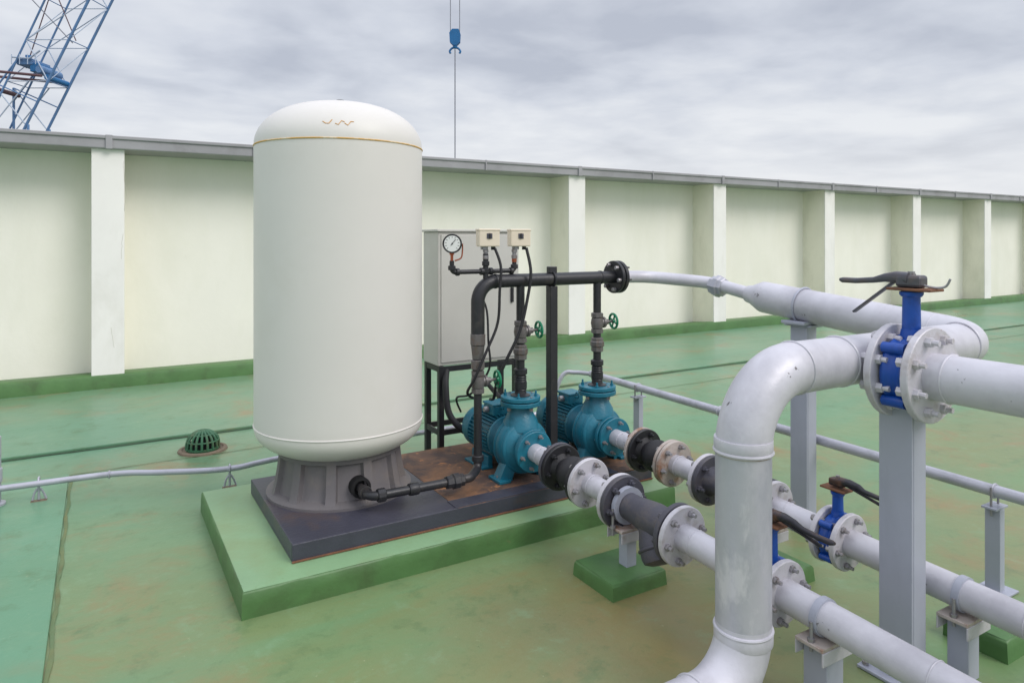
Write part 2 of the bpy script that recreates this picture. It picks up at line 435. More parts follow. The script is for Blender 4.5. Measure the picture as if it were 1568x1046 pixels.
def rib(a, h):
    if .03 < h < .205:
        ph = (a*11/(2*math.pi)) % 1.0
        e = min(max((ph-.14)/.03, 0), 1)*min(max((.86-ph)/.03, 0), 1)
        return 1-.085*e
    return 1
b.lathe([(.372,0),(.372,.014),(.350,.022),(.346,.031),(.342,.04),(.331,.09),(.322,.14),(.315,.195),(.314,.206),(.314,.25),(.27,.26)], TC+V((0,0,.19)), (0,0,1), 'skirt', 264, True, rib)
b.lathe([(.045,0),(.05,.004),(.05,.05),(.036,.052),(.036,.03),(0,.03)], (1.10,3.335,.283), (0,-1,0), 'dark', 28)
b.obj('ribbed_skirt', tank)

# ------------------------------------------------------------------ black pipework
dm = empty('discharge_manifold', (2.2,3.28,.19))
b = B()
b.tube(bend([(1.10,3.36,.283),(1.10,3.167,.275),(1.56,3.167,.272)], .05), .0215, 'black')
b.lathe([(.03,0),(.032,.004),(.032,.03),(.03,.034)], (1.10,3.245,.28), (0,-1,0), 'black', 10, False)
b.lathe([(.03,0),(.032,.004),(.032,.035),(.03,.039)], (1.14,3.167,.275), (1,0,0), 'black', 10, False)
b.lathe([(.028,0),(.030,.004),(.030,.045),(.028,.05)], (1.30,3.167,.274), (1,0,0), 'black', 16)
b.lathe([(.028,0),(.033,.004),(.033,.035),(.04,.04),(.04,.07),(.033,.075),(.033,.095),(.028,.1)], (1.50,3.167,.272), (1,0,0), 'black', 8, False)
b.tube(bend([(1.55,3.167,.272),(1.64,3.17,.272),(1.742,3.28,.272),(1.742,3.28,.40)], .04), .0225, 'black')
b.lathe([(.028,0),(.032,.004),(.032,.03),(.028,.034)], (1.742,3.28,.31), (0,0,1), 'black', 16)
b.tube([(1.742,3.28,.38),(1.742,3.28,.98)], .0215, 'black')
b.obj('tank_riser_pipe', dm)
b = B()
b.tube(bend([(1.742,3.28,.93),(1.742,3.28,1.27),(2.665,3.28,1.27)], .11, 12), .037, 'black', 24)
b.lathe([(.03,0),(.037,.07)], (1.742,3.28,.86), (0,0,1), 'brassgray', 20)
b.lathe([(.034,0),(.042,.005),(.042,.06),(.034,.065)], (1.742,3.28,.93), (0,0,1), 'brassgray', 8, False)
b.lathe([(.030,0),(.038,.005),(.038,.05),(.03,.055)], (1.742,3.28,.80), (0,0,1), 'brassgray', 8, False)
for xx in (1.84,2.22,2.56):
    b.lathe([(.038,0),(.0405,.003),(.0405,.012),(.038,.015)], (xx,3.28,1.27), (1,0,0), 'black', 24)
b.flange((2.675,3.28,1.27), (1,0,0), .098, .022, 'black', 6, 'steel', bs=.012)
b.flange((2.705,3.28,1.27), (1,0,0), .098, .022, 'black', 6, 'black', bs=.010)
b.obj('manifold_pipe', dm)
b = B()
b.b2((2.195,3.255,.19), (2.245,3.305,1.232), 'black', .004)
b.b2((2.165,3.225,.191), (2.275,3.335,.199), 'black', .003)
b.torus((2.22,3.28,1.27), (1,0,0), .042, .007, 'black', 24, 8)
b.b2((2.195,3.262,1.305), (2.245,3.298,1.342), 'black', .003)
b.obj('support_column', dm)
for nm, xx in (('pump_riser',2.01), ('pump_riser',2.545)):
    b = B(); c = lambda z: (xx,3.28,z)
    b.tube([c(.63), c(1.25)], .0235, 'black')
    b.lathe([(.056,0),(.056,.008),(.034,.016),(.03,.04),(.036,.044),(.036,.08),(.03,.084),(.03,.12),(.038,.124),(.038,.15),(.03,.155)], c(.628), (0,0,1), 'black', 24)
    for k in range(7):
        b.torus(c(.665+.012*k), (0,0,1), .031, .004, 'black', 20, 6)
    b.lathe([(.03,0),(.036,.004),(.036,.03),(.042,.035),(.042,.06),(.036,.065),(.036,.08),(.03,.085)], c(.83), (0,0,1), 'brassgray', 8, False)
    b.obj(nm, dm)
def gate_valve(pos):
    e = empty('gate_valve', pos); p = V(pos); b = B()
    b.lathe([(.028,-.062),(.036,-.058),(.036,-.036),(.029,-.032),(.033,0),(.029,.032),(.036,.036),(.036,.058),(.028,.062)], p, (0,0,1), 'brassgray', 8, False)
    b.lathe([(.033,-.03),(.038,0),(.033,.03)], p, (0,0,1), 'brassgray', 20)
    b.lathe([(.028,.0),(.028,.035),(.033,.038),(.033,.05),(.018,.055),(.016,.075),(.008,.078),(.007,.125)], p, (1,-.1,.05), 'brassgray', 12)
    b.obj('valve_body', e)
    b = B(); ax = V((1,-.1,.05)).normalized(); c = p+ax*.115
    b.torus(c, ax, .043, .0072, 'wheelgreen', 28, 8)
    b.lathe([(.013,-.008),(.013,.008)], c, ax, 'wheelgreen', 12)
    q = ax.to_track_quat('Z','Y')
    for k in range(4):
        a = k*math.pi/2+.4; b.bar(c, c+q@V((.042*math.cos(a),.042*math.sin(a),0)), .010, .008, 'wheelgreen', up=ax)
    b.obj('handwheel', e)
gate_valve((2.01,3.28,.985)); gate_valve((2.545,3.28,1.0)); gate_valve((1.742,3.28,.735))

b = B()
b.tube(bend([(1.588,3.28,1.385),(1.588,3.28,1.325),(1.97,3.28,1.325),(1.97,3.28,1.40)], .02), .0125, 'black', 14)
b.tube([(1.79,3.28,1.28),(1.79,3.28,1.42)], .015, 'black', 14)
for (x,z) in ((1.588,1.345),(1.79,1.325),(1.79,1.365),(1.97,1.345)):
    b.lathe([(.017,0),(.021,.003),(.021,.022),(.017,.025)], (x,3.28,z-.01), (0,0,1), 'black', 8, False)
for x in (1.61,1.755,1.81,1.94):
    b.lathe([(.017,0),(.020,.003),(.020,.018),(.017,.021)], (x,3.28,1.325), (1,0,0), 'black', 12)
for x in (1.79,1.97):
    b.lathe([(.012,0),(.017,.002),(.017,.02),(.012,.022),(.012,.035),(.016,.037),(.016,.05),(.01,.055)], (x,3.28,1.39), (0,0,1), 'steel', 8, False)
    b.lathe([(.014,0),(.014,.02)], (x,3.28,1.372), (0,0,1), 'copper', 12)
b.obj('instrument_branch', dm)
# gauge
g = empty('pressure_gauge', (1.588,3.28,1.46)); b = B()
fx = V((-.45,-.89,0)).normalized(); gc = V((1.588,3.275,1.475))
b.lathe([(.0,-.03),(.044,-.03),(.047,-.026),(.047,.006),(.05,.008),(.05,.014),(.044,.015)], gc, fx, 'black', 36)
b.lathe([(.042,.0150),(.042,.0162),(0,.0165)], gc, fx, 'dial', 36)
b.torus(gc+fx*.014, fx, .0475, .0035, 'black', 36, 8)
q = fx.to_track_quat('Z','Y')
for k in range(11):
    a = math.radians(-45+27*k); u = q@V((math.cos(a), math.sin(a), 0))
    b.bar(gc+fx*.0170+u*.030, gc+fx*.0170+u*.038, .0022, .001, 'black', up=fx, bevel=0)
u = q@V((math.cos(.9), math.sin(.9), 0))
b.bar(gc+fx*.0180-u*.012, gc+fx*.0180+u*.028, .003, .001, 'black', up=fx, bevel=0)
b.lathe([(.004,0),(.004,.003)], gc+fx*.0165, fx, 'black', 10)
b.obj('gauge_head', g)
b = B(); b.lathe([(.008,0),(.008,.03),(.013,.032),(.013,.045),(.009,.047)], (1.588,3.28,1.385), (0,0,1), 'copper', 8, False)
b.tube(spline([(1.60,3.27,1.385),(1.632,3.26,1.40),(1.640,3.26,1.44),(1.64,3.26,1.475)]), .004, 'copper', 8)
b.obj('gauge_stem', g)
RZ = Matrix.Rotation(math.radians(-14), 3, 'Z')
for x in (1.803, 2.00):
    s = empty('pressure_switch', (x,3.28,1.44)); b = B()
    b.box((x,3.28,1.502), (.115,.075,.088), 'cream', .006, RZ)
    b.box((x,3.28,1.548), (.120,.080,.012), 'cream', .004, RZ)
    b.obj('housing', s); b = B()
    n = RZ@V((0,-1,0)); r = RZ@V((1,0,0))
    b.box(V((x,3.28,1.515))+n*.039, (.03,.004,.028), 'castgray', .001, RZ)
    b.box(V((x,3.28,1.515))+n*.042, (.009,.004,.03), 'black', .001, RZ)
    b.lathe([(.012,0),(.012,.02)], V((x,3.28,1.44))+r*.03, (0,0,1), 'black', 12)
    b.lathe([(.02,0),(.02,.018)], V((x,3.28,1.442))-r*.02, (0,0,1), 'steel', 16)
    b.obj('label_and_glands', s)
cb = empty('control_cables', (1.9,3.25,.6)); b = B()
b.tube(spline([(1.83,3.25,1.45),(1.85,3.22,1.35),(1.84,3.215,1.22),(1.83,3.22,1.05),(1.76,3.22,.90),(1.70,3.24,.76),(1.69,3.3,.68),(1.78,3.4,.62),(1.87,3.5,.60)]), .0075, 'rubber', 10)
b.tube(spline([(2.03,3.25,1.45),(2.04,3.22,1.32),(2.02,3.22,1.18),(1.97,3.22,1.0),(1.90,3.24,.85),(1.86,3.28,.72),(1.88,3.35,.62),(1.93,3.48,.58)]), .0085, 'rubber', 10)
b.tube(spline([(1.76,3.31,1.22),(1.79,3.27,1.12),(1.79,3.25,.95),(1.80,3.26,.8),(1.74,3.35,.66),(1.70,3.45,.62),(1.80,3.6,.5)]), .006, 'rubber', 8)
b.tube(spline([(1.90,4.0,.68),(1.86,3.93,.58),(1.86,3.88,.42),(1.93,3.82,.32),(2.0,3.8,.30)]), .021, 'rubber', 12)
b.tube(spline([(2.10,4.0,.68),(2.12,3.9,.6),(2.12,3.78,.55),(2.08,3.62,.54)]), .014, 'rubber', 12)
b.obj('cable_run', cb)

# ------------------------------------------------------------------ pumps
def pump(loc):
    e = empty('water_pump', loc); L = V(loc); zc = .17
    o = L+V((0,0,zc)); Y = (0,1,0)
    b = B()
    b.lathe([(.05,-.118),(.062,-.10),(.095,-.088),(.128,-.07),(.147,-.04),(.152,-.005),(.150,.025),(.138,.05),(.12,.06),(.12,.075),(.06,.08)], o, Y, 'teal', 48)
    b.torus(o+V((0,-.045,0)), Y, .128, .020, 'teal', 40, 10)
    b.torus(o+V((0,.03,0)), Y, .145, .012, 'teal', 40, 8)
    for k in range(8):
        a = k*math.pi/4+.3
        b.lathe([(.011,0),(.011,.02)], o+V((.132*math.cos(a),-.012-.02,.132*math.sin(a))), (0,-1,0), 'teal', 6, False)
    b.lathe([(.105,0),(.092,.05),(.072,.085),(.064,.11),(.07,.14)], o+V((0,0,.09)), (0,0,1), 'teal', 32)
    b.obj('volute', e)
    b = B()
    b.flange(o+V((0,-.13,0)), (0,-1,0), .112, .022, 'teal', 6, 'steel', bs=.011)
    b.flange(o+V((0,0,.232)), (0,0,1), .112, .024, 'teal', 4, 'steel', bs=.011)
    b.flange(o+V((0,0,.260)), (0,0,1), .110, .022, 'teal', 4, 'teal', bs=.010, phase=.9)
    b.obj('flanges', e)
    b = B()
    b.lathe([(.09,.075),(.085,.10),(.10,.13),(.122,.145),(.122,.165),(.105,.168),(.105,.40),(.122,.402),(.124,.41),(.124,.47),(.118,.488),(.09,.498),(0,.50)], o, Y, 'teal', 40)
    for k in range(36):
        a = 2*math.pi*k/36
        if abs(math.sin(a)+1) < .12: continue
        c = o+V((.113*math.cos(a),.285,.113*math.sin(a)))
        b.box(c, (.024,.225,.0045), 'teal', .001, Matrix.Rotation(-a, 3, 'Y'))
    b.box(o+V((.0,.27,.142)), (.11,.12,.06), 'teal', .008)
    b.box(o+V((.0,.27,.176)), (.12,.13,.012), 'teal', .004)
    b.lathe([(.015,0),(.018,.003),(.018,.02),(.014,.03)], o+V((-.055,.27,.145)), (-1,0,0), 'steel', 12)
    b.torus(o+V((0,.2,.17)), (1,0,0), .018, .004, 'teal', 16, 6)
    b.obj('finned_motor', e)
    b = B()
    for sx in (-1,1):
        t = bmesh.new()
        pr = [(sx*.05,.09),(sx*.12,.10),(sx*.165,.012),(sx*.165,0),(sx*.085,0),(sx*.085,.012)]
        A = [t.verts.new(L+V((x,-.055,z))) for x,z in pr]; C = [t.verts.new(L+V((x,.015,z))) for x,z in pr]
        t.faces.new(A); t.faces.new(C[::-1])
        for i in range(6): t.faces.new((A[i],C[i],C[(i+1)%6],A[(i+1)%6]))
        b.add(t, 'teal', False)
        b.box(L+V((sx*.145,-.02,.008)), (.07,.13,.016), 'teal', .003)
        b.box(L+V((sx*.09,.28,.035)), (.03,.20,.07), 'teal', .004)
        b.box(L+V((sx*.115,.28,.007)), (.07,.22,.014), 'teal', .003)
        b.lathe([(.01,0),(.01,.012)], L+V((sx*.155,-.02,.016)), (0,0,1), 'steel', 6, False)
    b.obj('feet', e)
pump((2.01,3.28,.191)); pump((2.545,3.28,.191))

# ------------------------------------------------------------------ cabinet on frame
cab = empty('electrical_cabinet', (2.12,4.08,.19)); b = B()
b.b2((1.826,3.97,.70), (2.42,4.20,1.545), 'cabinet', .006)
b.b2((1.845,3.962,.72), (2.40,3.972,1.525), 'cabinet', .003)
b.b2((1.815,3.955,1.545), (2.43,4.21,1.56), 'cabinet', .003)
b.obj('enclosure', cab); b = B()
b.b2((2.35,3.95,1.08), (2.37,3.962,1.18), 'black', .003)
b.lathe([(.01,0),(.01,.008)], (2.36,3.955,1.3), (0,-1,0), 'steel', 12); b.obj('door_handle', cab)
b = B()
for x in (1.835,2.385):
    for y in (3.985,4.185):
        b.b2((x,y-.015,.112), (x+.035,y+.02,.697), 'black', .002)
for z in (.66,.26):
    b.b2((1.87,3.972,z), (2.385,3.984,z+.035), 'black', .002); b.b2((1.87,4.186,z), (2.385,4.198,z+.035), 'black', .002)
    b.b2((1.836,4.006,z), (1.848,4.168,z+.035), 'black', .002); b.b2((2.40,4.006,z), (2.412,4.168,z+.035), 'black', .002)
b.obj('angle_frame', cab)

# ------------------------------------------------------------------ suction lines
def zl(y): return .361-.042*(3.14-y)
def suction(X, valve_y, rust):
    e = empty('suction_pipeline', (X,2.0,zl(2.0))); AX = V((0,-1,-.042)).normalized()
    P = lambda y, dz=0: V((X,y,zl(y)+dz))
    b = B()
    b.flange(P(3.125), AX, .110, .02, 'teal', 6, 'steel', bs=.01)
    b.tube([P(3.12),P(2.88)], .047, 'white', 28)
    b.torus(P(3.05), AX, .047, .003, 'white', 28, 6)
    b.tube([P(2.66),P(2.40)], .05, 'white', 28)
    b.torus(P(2.60), AX, .051, .004, 'white', 28, 6)
    b.tube([P(2.03),P(-2.0)], .053, 'white', 32)
    for y in (1.95, 1.05, .2): b.torus(P(y), AX, .053, .003, 'white', 28, 6)
    b.obj('white_pipe', e)
    b = B()
    b.flange(P(2.895), AX, .118, .02, 'rustflange' if rust else 'castgray', 6, 'rust' if rust else 'steel', bs=.013)
    b.flange(P(2.868), AX, .116, .018, 'black', 6, 'black', bs=.013)
    b.lathe([(.075,0),(.055,.02),(.062,.04),(.082,.07),(.086,.09),(.082,.11),(.062,.14),(.055,.16),(.075,.185)], P(2.86), AX, 'rubber', 36)
    b.flange(P(2.672), AX, .116, .018, 'black' if not rust else 'rustflange', 6, 'steel', bs=.013)
    b.flange(P(2.644), AX, .118, .022, 'rustflange' if rust else 'whiteflange', 6, 'steel', bs=.014)
    b.obj('rubber_joint', e)
    b = B()
    b.flange(P(2.42), AX, .12, .022, 'whiteflange', 6, 'steel', bs=.014)
    b.flange(P(2.392), AX, .12, .024, 'castgray', 6, 'castgray', bs=.014)
    b.lathe([(.075,0),(.058,.035),(.060,.09),(.068,.15),(.074,.2),(.072,.25),(.062,.30),(.075,.33)], P(2.385), AX, 'castgray', 36)
    b.lathe([(.060,0),(.066,.05),(.078,.09),(.082,.12),(.082,.15),(.076,.168),(.05,.178),(0,.182)], P(2.21), V((-.12,-.55,-.83)), 'castgray', 36)
    b.torus(P(2.21)+V((-.12,-.55,-.83)).normalized()*.118, V((-.12,-.55,-.83)), .082, .007, 'castgray', 36, 8)
    b.flange(P(2.058), AX, .12, .024, 'castgray', 6, 'castgray', bs=.014)
    b.flange(P(2.028), AX, .12, .022, 'whiteflange', 6, 'steel', bs=.014)
    b.obj('strainer', e)
    b = B()
    b.flange(P(valve_y+.045), AX, .112, .022, 'whiteflange', 6, 'steel', bs=.013)
    b.flange(P(valve_y-.045), AX, .112, .022, 'whiteflange', 6, 'steel', bs=.013)
    b.obj('valve_flanges', e)
suction(2.0, 1.60, False); suction(2.55, 1.72, True)

def butterfly(c, r, h, body, lever, ldir, L, plate, ax=(0,-1,0), big=False):
    c = V(c); e = empty('butterfly_valve', c); d = V(ldir).normalized(); b = B()
    w = .026 if not big else .038
    b.lathe([(r*.55,-w),(r*.86,-w),(r*.9,-w*.7),(r*.84,-w*.3),(r*.84,w*.3),(r*.9,w*.7),(r*.86,w),(r*.55,w)], c, ax, body, 40)
    b.cyl(c+V((0,0,r*.75)), c+V((0,0,h-.01)), r*.21, body, 20, r*.19)
    b.cyl(c+V((0,0,r*.7)), c+V((0,0,r*1.02)), r*.28, body, 20, r*.22)
    b.cyl(c-V((0,0,r*1.0)), c-V((0,0,r*.7)), r*.18, body, 16)
    for k in (-1,1):
        for a in (.6,2.54):
            p = c+V((r*.85*math.cos(a), 0, -k*r*.62))
            b.lathe([(r*.13,-w),(r*.13,w)], p, ax, body, 14)
    b.lathe([(r*.22,0),(r*.26,.008),(r*.26,.016),(r*.22,.018)], c+V((0,0,h-.03)), (0,0,1), body, 20)
    b.obj('wafer_body', e)
    b = B(); T = c+V((0,0,h)); k = 1.0 if big else .72
    rz = Matrix.Rotation(math.atan2(d.y,d.x), 3, 'Z')
    s = d.cross(V((0,0,1))).normalized()
    b.box(T+V((0,0,-.005))-d*.01*k, (.15*k,.085*k,.009), plate, .003, rz)
    b.box(T+V((0,0,.022))+d*.0, (.085*k,.055*k,.042*k), lever, .010*k, rz)
    b.lathe([(.011*k,0),(.011*k,.012)], T+V((0,0,.022+.021*k)), (0,0,1), 'steel', 6, False)
    t = bmesh.new(); secs = [(.0,.030,.030,.022),(.05,.034,.024,.020),(.09,.030,.018,.015),(L*.5,.020,.015,.0105),(L*.75,.014,.017,.010),(L*.95,.014,.018,.010),(L,.015,.010,.006)]
    rings = []
    for a, z, hw, ht in secs:
        o = T+d*a+V((0,0,z*(1 if big else .9)))
        rings.append([t.verts.new(o + s*(hw*k*math.copysign(abs(math.cos(g))**.6, math.cos(g))) + V((0,0,1))*(ht*k*math.copysign(abs(math.sin(g))**.6, math.sin(g)))) for g in [2*math.pi*i/16+.01 for i in range(16)]])
    for A, C in zip(rings[:-1], rings[1:]):
        for i in range(16): t.faces.new((A[i],A[(i+1)%16],C[(i+1)%16],C[i]))
    t.faces.new(rings[0]); t.faces.new(rings[-1][::-1]); b.add(t, lever, True)
    q0 = T+d*.055*k+V((0,0,.02))
    b.bar(q0, T+d*(L*.80)+V((0,0,-.10 if big else -.012)), .020*k, .009, lever, bevel=.003)
    if big:
        b.tube(spline([T-d*.03+V((0,0,.012)), T-d*.075+V((0,0,.004)), T-d*.11+V((0,0,.010)), T-d*.125+V((0,0,.035))]), .004, 'steel', 8)
    b.obj('lever_handle', e)
butterfly((2.0,1.60,zl(1.60)), .105, .225, 'blue', 'leverblack', (0,-1,0), .24, 'rust')
butterfly((2.55,1.72,zl(1.72)), .105, .20, 'blue', 'leverblack', (0,-1,0), .22, 'rust')

# ------------------------------------------------------------------ big white header
hd = empty('header_pipe', (2.4,1.5,.0)); ZA = 1.072; r = .086
VX, VY = 1.742, 1.50
b = B()
b.tube(bend([(-1.2,VY,.10),(VX,VY,.10),(VX,VY,.30)], .18, 14), r, 'white', 48)
b.tube([(VX,VY,.30),(VX,VY,.832)], r-.0005, 'galvpaint', 48)
b.tube(bend([(VX,VY,.832),(VX,VY,ZA),(3.19,VY,ZA-.005),(3.19,2.60,1.175)], [.235,.16], 16), r, 'white', 48)
def ring(c, ax, rr=r, t=.005, mat='white'): b.torus(c, ax, rr+.0005, t, mat, 48, 8)
for z, tt in ((.282,.006),(.836,.007)):
    ring((VX,VY,z), (0,0,1), r, tt)
    zz = z+.02 if z > .5 else z-.02
    b.lathe([(r+.003,-.02),(r+.004,-.018),(r+.004,.018),(r+.003,.02)], (VX,VY,zz), (0,0,1), 'white', 48)
b.torus((VX,VY,.829), (0,0,1), r, .0022, 'rustflange', 48, 6)
for x in (1.98,2.22,2.50,3.02): ring((x,VY,ZA), (1,0,0), r, .004)
ring((3.19,1.68,1.08), (0,1,.1)); ring((VX-.21,VY,.10), (1,0,0))
b.tube([(2.36,VY,ZA-.005),(2.36,1.395,ZA-.02)], .080, 'white', 40)
b.tube([(2.36,1.245,ZA-.025),(2.36,-2.0,ZA-.03)], .077, 'white', 40)
ring((2.36,1.19,ZA-.025), (0,1,0), .077, .004)
ring((2.36,1.415,ZA-.02), (0,1,0), .08, .005)
b.lathe([(r,0),(r*.98,.02),(r*.62,.09),(r*.56,.12)], (3.19,2.59,1.175), (0,1,.09), 'white', 40)
b.tube(bend([(2.715,3.28,1.27),(2.93,3.28,1.265),(3.19,3.0,1.235),(3.19,2.70,1.186)], [.22,.22], 8), .037, 'white', 28)
b.lathe([(.050,0),(.056,.006),(.056,.03),(.066,.035),(.066,.06),(.056,.066),(.056,.085),(.05,.09)], (3.185,2.98,1.222), (.12,-1,-.13), 'galvpaint', 8, False)
b.obj('pipe_run', hd)
b = B()
b.flange((2.36,1.382,ZA-.022), (0,-1,0), .158, .026, 'whiteflange', 8, 'whiteflange', bs=.017, bl=.03, phase=.39)
b.flange((2.36,1.258,ZA-.022), (0,-1,0), .158, .026, 'whiteflange', 8, 'whiteflange', bs=.017, bl=.03, phase=.39)
b.obj('valve_flanges', hd)
butterfly((2.36,1.32,ZA-.022), .142, .285, 'blue', 'lever', (0,1,0), .26, 'rust', big=True)

# ------------------------------------------------------------------ supports
def channel_post(name, x, y, w, d, z1, top=True):
    e = empty(name, (x,y,0)); b = B()
    b.b2((x-w/2,y-d/2,0), (x-w/2+.010,y+d/2,z1), 'post', .003)
    b.b2((x-w/2+.011,y-d/2,0), (x+w/2,y-d/2+.010,z1), 'post', .003)
    b.b2((x-w/2+.011,y+d/2-.010,0), (x+w/2,y+d/2,z1), 'post', .003)
    b.b2((x-w/2-.05,y-d/2-.05,.001), (x+w/2+.05,y+d/2+.05,.013), 'post', .003)
    if top:
        b.b2((x-w/2-.012,y-d/2-.03,z1+.001), (x+w/2+.012,y+d/2+.03,z1+.013), 'post', .003)
    for sx in (-1,1):
        for sy in (-1,1):
            b.lathe([(.011,0),(.011,.012)], (x+sx*(w/2+.03),y+sy*(d/2+.03),.013), (0,0,1), 'steel', 6, False)
    b.obj('steel_section', e)
    return e
channel_post('pipe_support_post', 2.375, 1.36, .085, .115, .955)
e = channel_post('pipe_support_post', 3.19, 2.35, .08, .10, 1.04)
b = B(); b.b2((3.10,2.28,1.055), (3.28,2.42,1.072), 'post', .003); b.torus((3.19,2.35,1.15), (0,1,.1), .092, .006, 'post', 32, 8); b.obj('pipe_clamp', e)

def small_stand(X, y, zbase, pr, w=.055):
    e = empty('pipe_stand', (X,y,zbase)); b = B(); zt = zl(y)-pr-.01
    b.b2((X-w/2,y-w/2,zbase), (X+w/2,y+w/2,zt-.012), 'post', .003)
    b.b2((X-.075,y-.05,zt-.012), (X+.075,y+.05,zt), 'rustflange', .002)
    b.b2((X-.075,y+.045,zt-.055), (X+.075,y+.05,zt-.012), 'whiteflange', .002)
    b.b2((X-.075,y-.052,zt-.055), (X+.075,y-.046,zt-.012), 'whiteflange', .002)
    b.lathe([(pr+.002,-.012),(pr+.007,-.012),(pr+.007,.012),(pr+.002,.012)], (X,y,zl(y)), (0,1,.04), 'post', 32)
    for sx in (-1,1):
        b.cyl((X+sx*(pr+.008),y,zl(y)), (X+sx*(pr+.008),y,zt-.03), .006, 'steel', 10)
        b.lathe([(.012,0),(.012,.012)], (X+sx*(pr+.008),y,zt), (0,0,1), 'steel', 6, False)
    b.obj('bracket', e)
small_stand(2.0, 1.40, 0, .053, .085)
small_stand(2.0, 2.36, .06, .075)
small_stand(2.55, 2.06, .06, .085)
small_stand(2.55, 1.25, 0, .053, .07)
def block(x0,y0,x1,y1,h):
    b = B(); rough_slab(b, x0, y0, x1, y1, h, 'greendark', 'greendark', .005, .05); b.obj('concrete_block')
block(1.82,2.24,2.12,2.52,.068); block(2.40,1.93,2.70,2.2,.068); block(2.75,1.20,3.05,1.42,.08)

# ------------------------------------------------------------------ conduits
cp = empty('galvanised_conduit', (1.3,4.5,.1)); b = B()
b.tube(spline([(-3,4.85,.14),(-.9,4.78,.125),(-.47,4.74,.12),(.06,4.68,.125),(.325,4.585,.118),(.67,4.44,.122),(.97,4.43,.14),(1.9,4.47,.15),(2.8,4.48,.15),(3.0,4.48,.2),(3.12,4.46,.43),(3.2,4.4,.455),(3.275,4.28,.455)], 10), .017, 'galv', 16)
b.tube([(3.275,4.30,.455),(3.275,-1.5,.40)], .026, 'galv', 20)
for y in (3.75,3.0,1.48,.6): b.torus((3.275,y,.40+.055*(y+1.5)/5.8), (0,1,0), .028, .005, 'galv', 24, 8)
b.torus((.05,4.68,.125), (1,-.1,0), .019, .005, 'galv', 20, 8)
b.obj('conduit', cp)
for y in (3.75,1.48):
    b = B(); z = .40+.055*(y+1.5)/5.8
    e = empty('conduit_stand', (3.275,y,0))
    b.b2((3.255,y-.03,0), (3.295,y+.03,z-.07), 'post', .003); b.b2((3.225,y-.03,z-.07), (3.325,y+.03,z-.06), 'post', .002)
    b.cyl((3.245,y,z-.1), (3.245,y,z+.02), .005, 'steel', 8); b.cyl((3.305,y,z-.1), (3.305,y,z+.02), .005, 'steel', 8)
    b.b2((3.20,y-.06,.001), (3.35,y+.06,.01), 'post', .002); b.obj('stand', e)
for (x,y) in ((-.295,4.76),(.673,4.44)):
    e = empty('conduit_clip', (x,y,0)); b = B()
    b.tube(spline([(x-.03,y,.02),(x-.02,y,.06),(x,y+.0,.085),(x+.02,y,.06),(x+.035,y,.02)], 6), .006, 'galv', 8)
    b.cyl((x,y,.02), (x,y,.14), .007, 'galv', 10)
    b.torus((x,y,.125), (1,-.1,0), .021, .005, 'galv', 20, 8)
    b.b2((x-.04,y-.02,.001), (x+.04,y+.02,.016), 'brownring', .003); b.obj('clip', e)
b = B()
e = empty('vent_post', (-.50,4.80,0)); b.cyl((-.50,4.80,0), (-.50,4.80,.40), .028, 'galv', 20, ch=.006)
b.cyl((-.50,4.80,.14), (-.50,4.80,.22), .034, 'galv', 20, ch=.004); b.lathe([(.05,0),(.05,.012),(.03,.016)], (-.50,4.80,.014), (0,0,1), 'galv', 24); b.obj('pipe_stub', e)

# roof drain
e = empty('roof_drain', (.633,5.36,0)); b = B(); c = V((.633,5.36,0))
b.lathe([(.165,0),(.16,.012),(.14,.016),(.13,.008)], c, (0,0,1), 'brownring', 32)
b.lathe([(.11,0),(.115,.022),(.10,.026),(.095,.01)], c, (0,0,1), 'draingreen', 32)
b.lathe([(.085,.0),(.082,.06),(.05,.10),(.0,.11)], c+V((0,0,.002)), (0,0,1), 'dark', 24)
b.obj('drain_ring', e); b = B()
for k in range(18):
    a = 2*math.pi*k/18; u = V((math.cos(a), math.sin(a), 0))
    b.tube(spline([c+u*.108+V((0,0,.015)), c+u*.105+V((0,0,.06)), c+u*.088+V((0,0,.10)), c+u*.05+V((0,0,.128)), c+u*.02+V((0,0,.134))], 4), .0085, 'draingreen', 8)
b.lathe([(.045,0),(.04,.012),(0,.018)], c+V((0,0,.124)), (0,0,1), 'draingreen', 20)
b.torus(c+V((0,0,.115)), (0,0,1), .072, .006, 'draingreen', 28, 8)
b.torus(c+V((0,0,.07)), (0,0,1), .104, .006, 'draingreen', 28, 8)
b.obj('dome_grate', e)

# ------------------------------------------------------------------ crane
RT = V((.859,-.512,0)); FW = V((.512,.859,0)); CO = V((-2.99,48.35,7.76)); S = .0377
cr = empty('lattice_crane', CO)
def CP(u, v, w=0): return CO + RT*((u-60)*S) + V((0,0,(200-v)*S)) + FW*w
b = B()
def chord(a, c, w, r=.07, m='craneblue'): b.tube([CP(*a, w), CP(*c, w)], r, m, 8)
Lc = lambda v: (42+(100-v)*.47, v); Rc = lambda v: (105+(100-v)*.5, v)
for w in (-.9,.9):
    chord(Lc(205), Lc(-260), w, .055); chord(Rc(280), Rc(-260), w, .075)
vv = 130; k = 0
while vv > -250:
    n = vv-62
    for w in (-.9,.9):
        if k % 2: chord(Lc(vv), Rc(n), w, .032, 'cranewhite')
        else: chord(Rc(vv), Lc(n), w, .032, 'cranewhite')
        chord(Lc(vv), Rc(vv), w, .028, 'cranewhite')
    for f in (Lc, Rc):
        b.tube([CP(*f(vv), -.9), CP(*f(n), .9)], .028, 'cranewhite', 6)
        b.tube([CP(*f(vv), -.9), CP(*f(vv), .9)], .028, 'craneblue', 6)
    vv = n; k += 1
b.obj('boom_lattice', cr)
b = B()
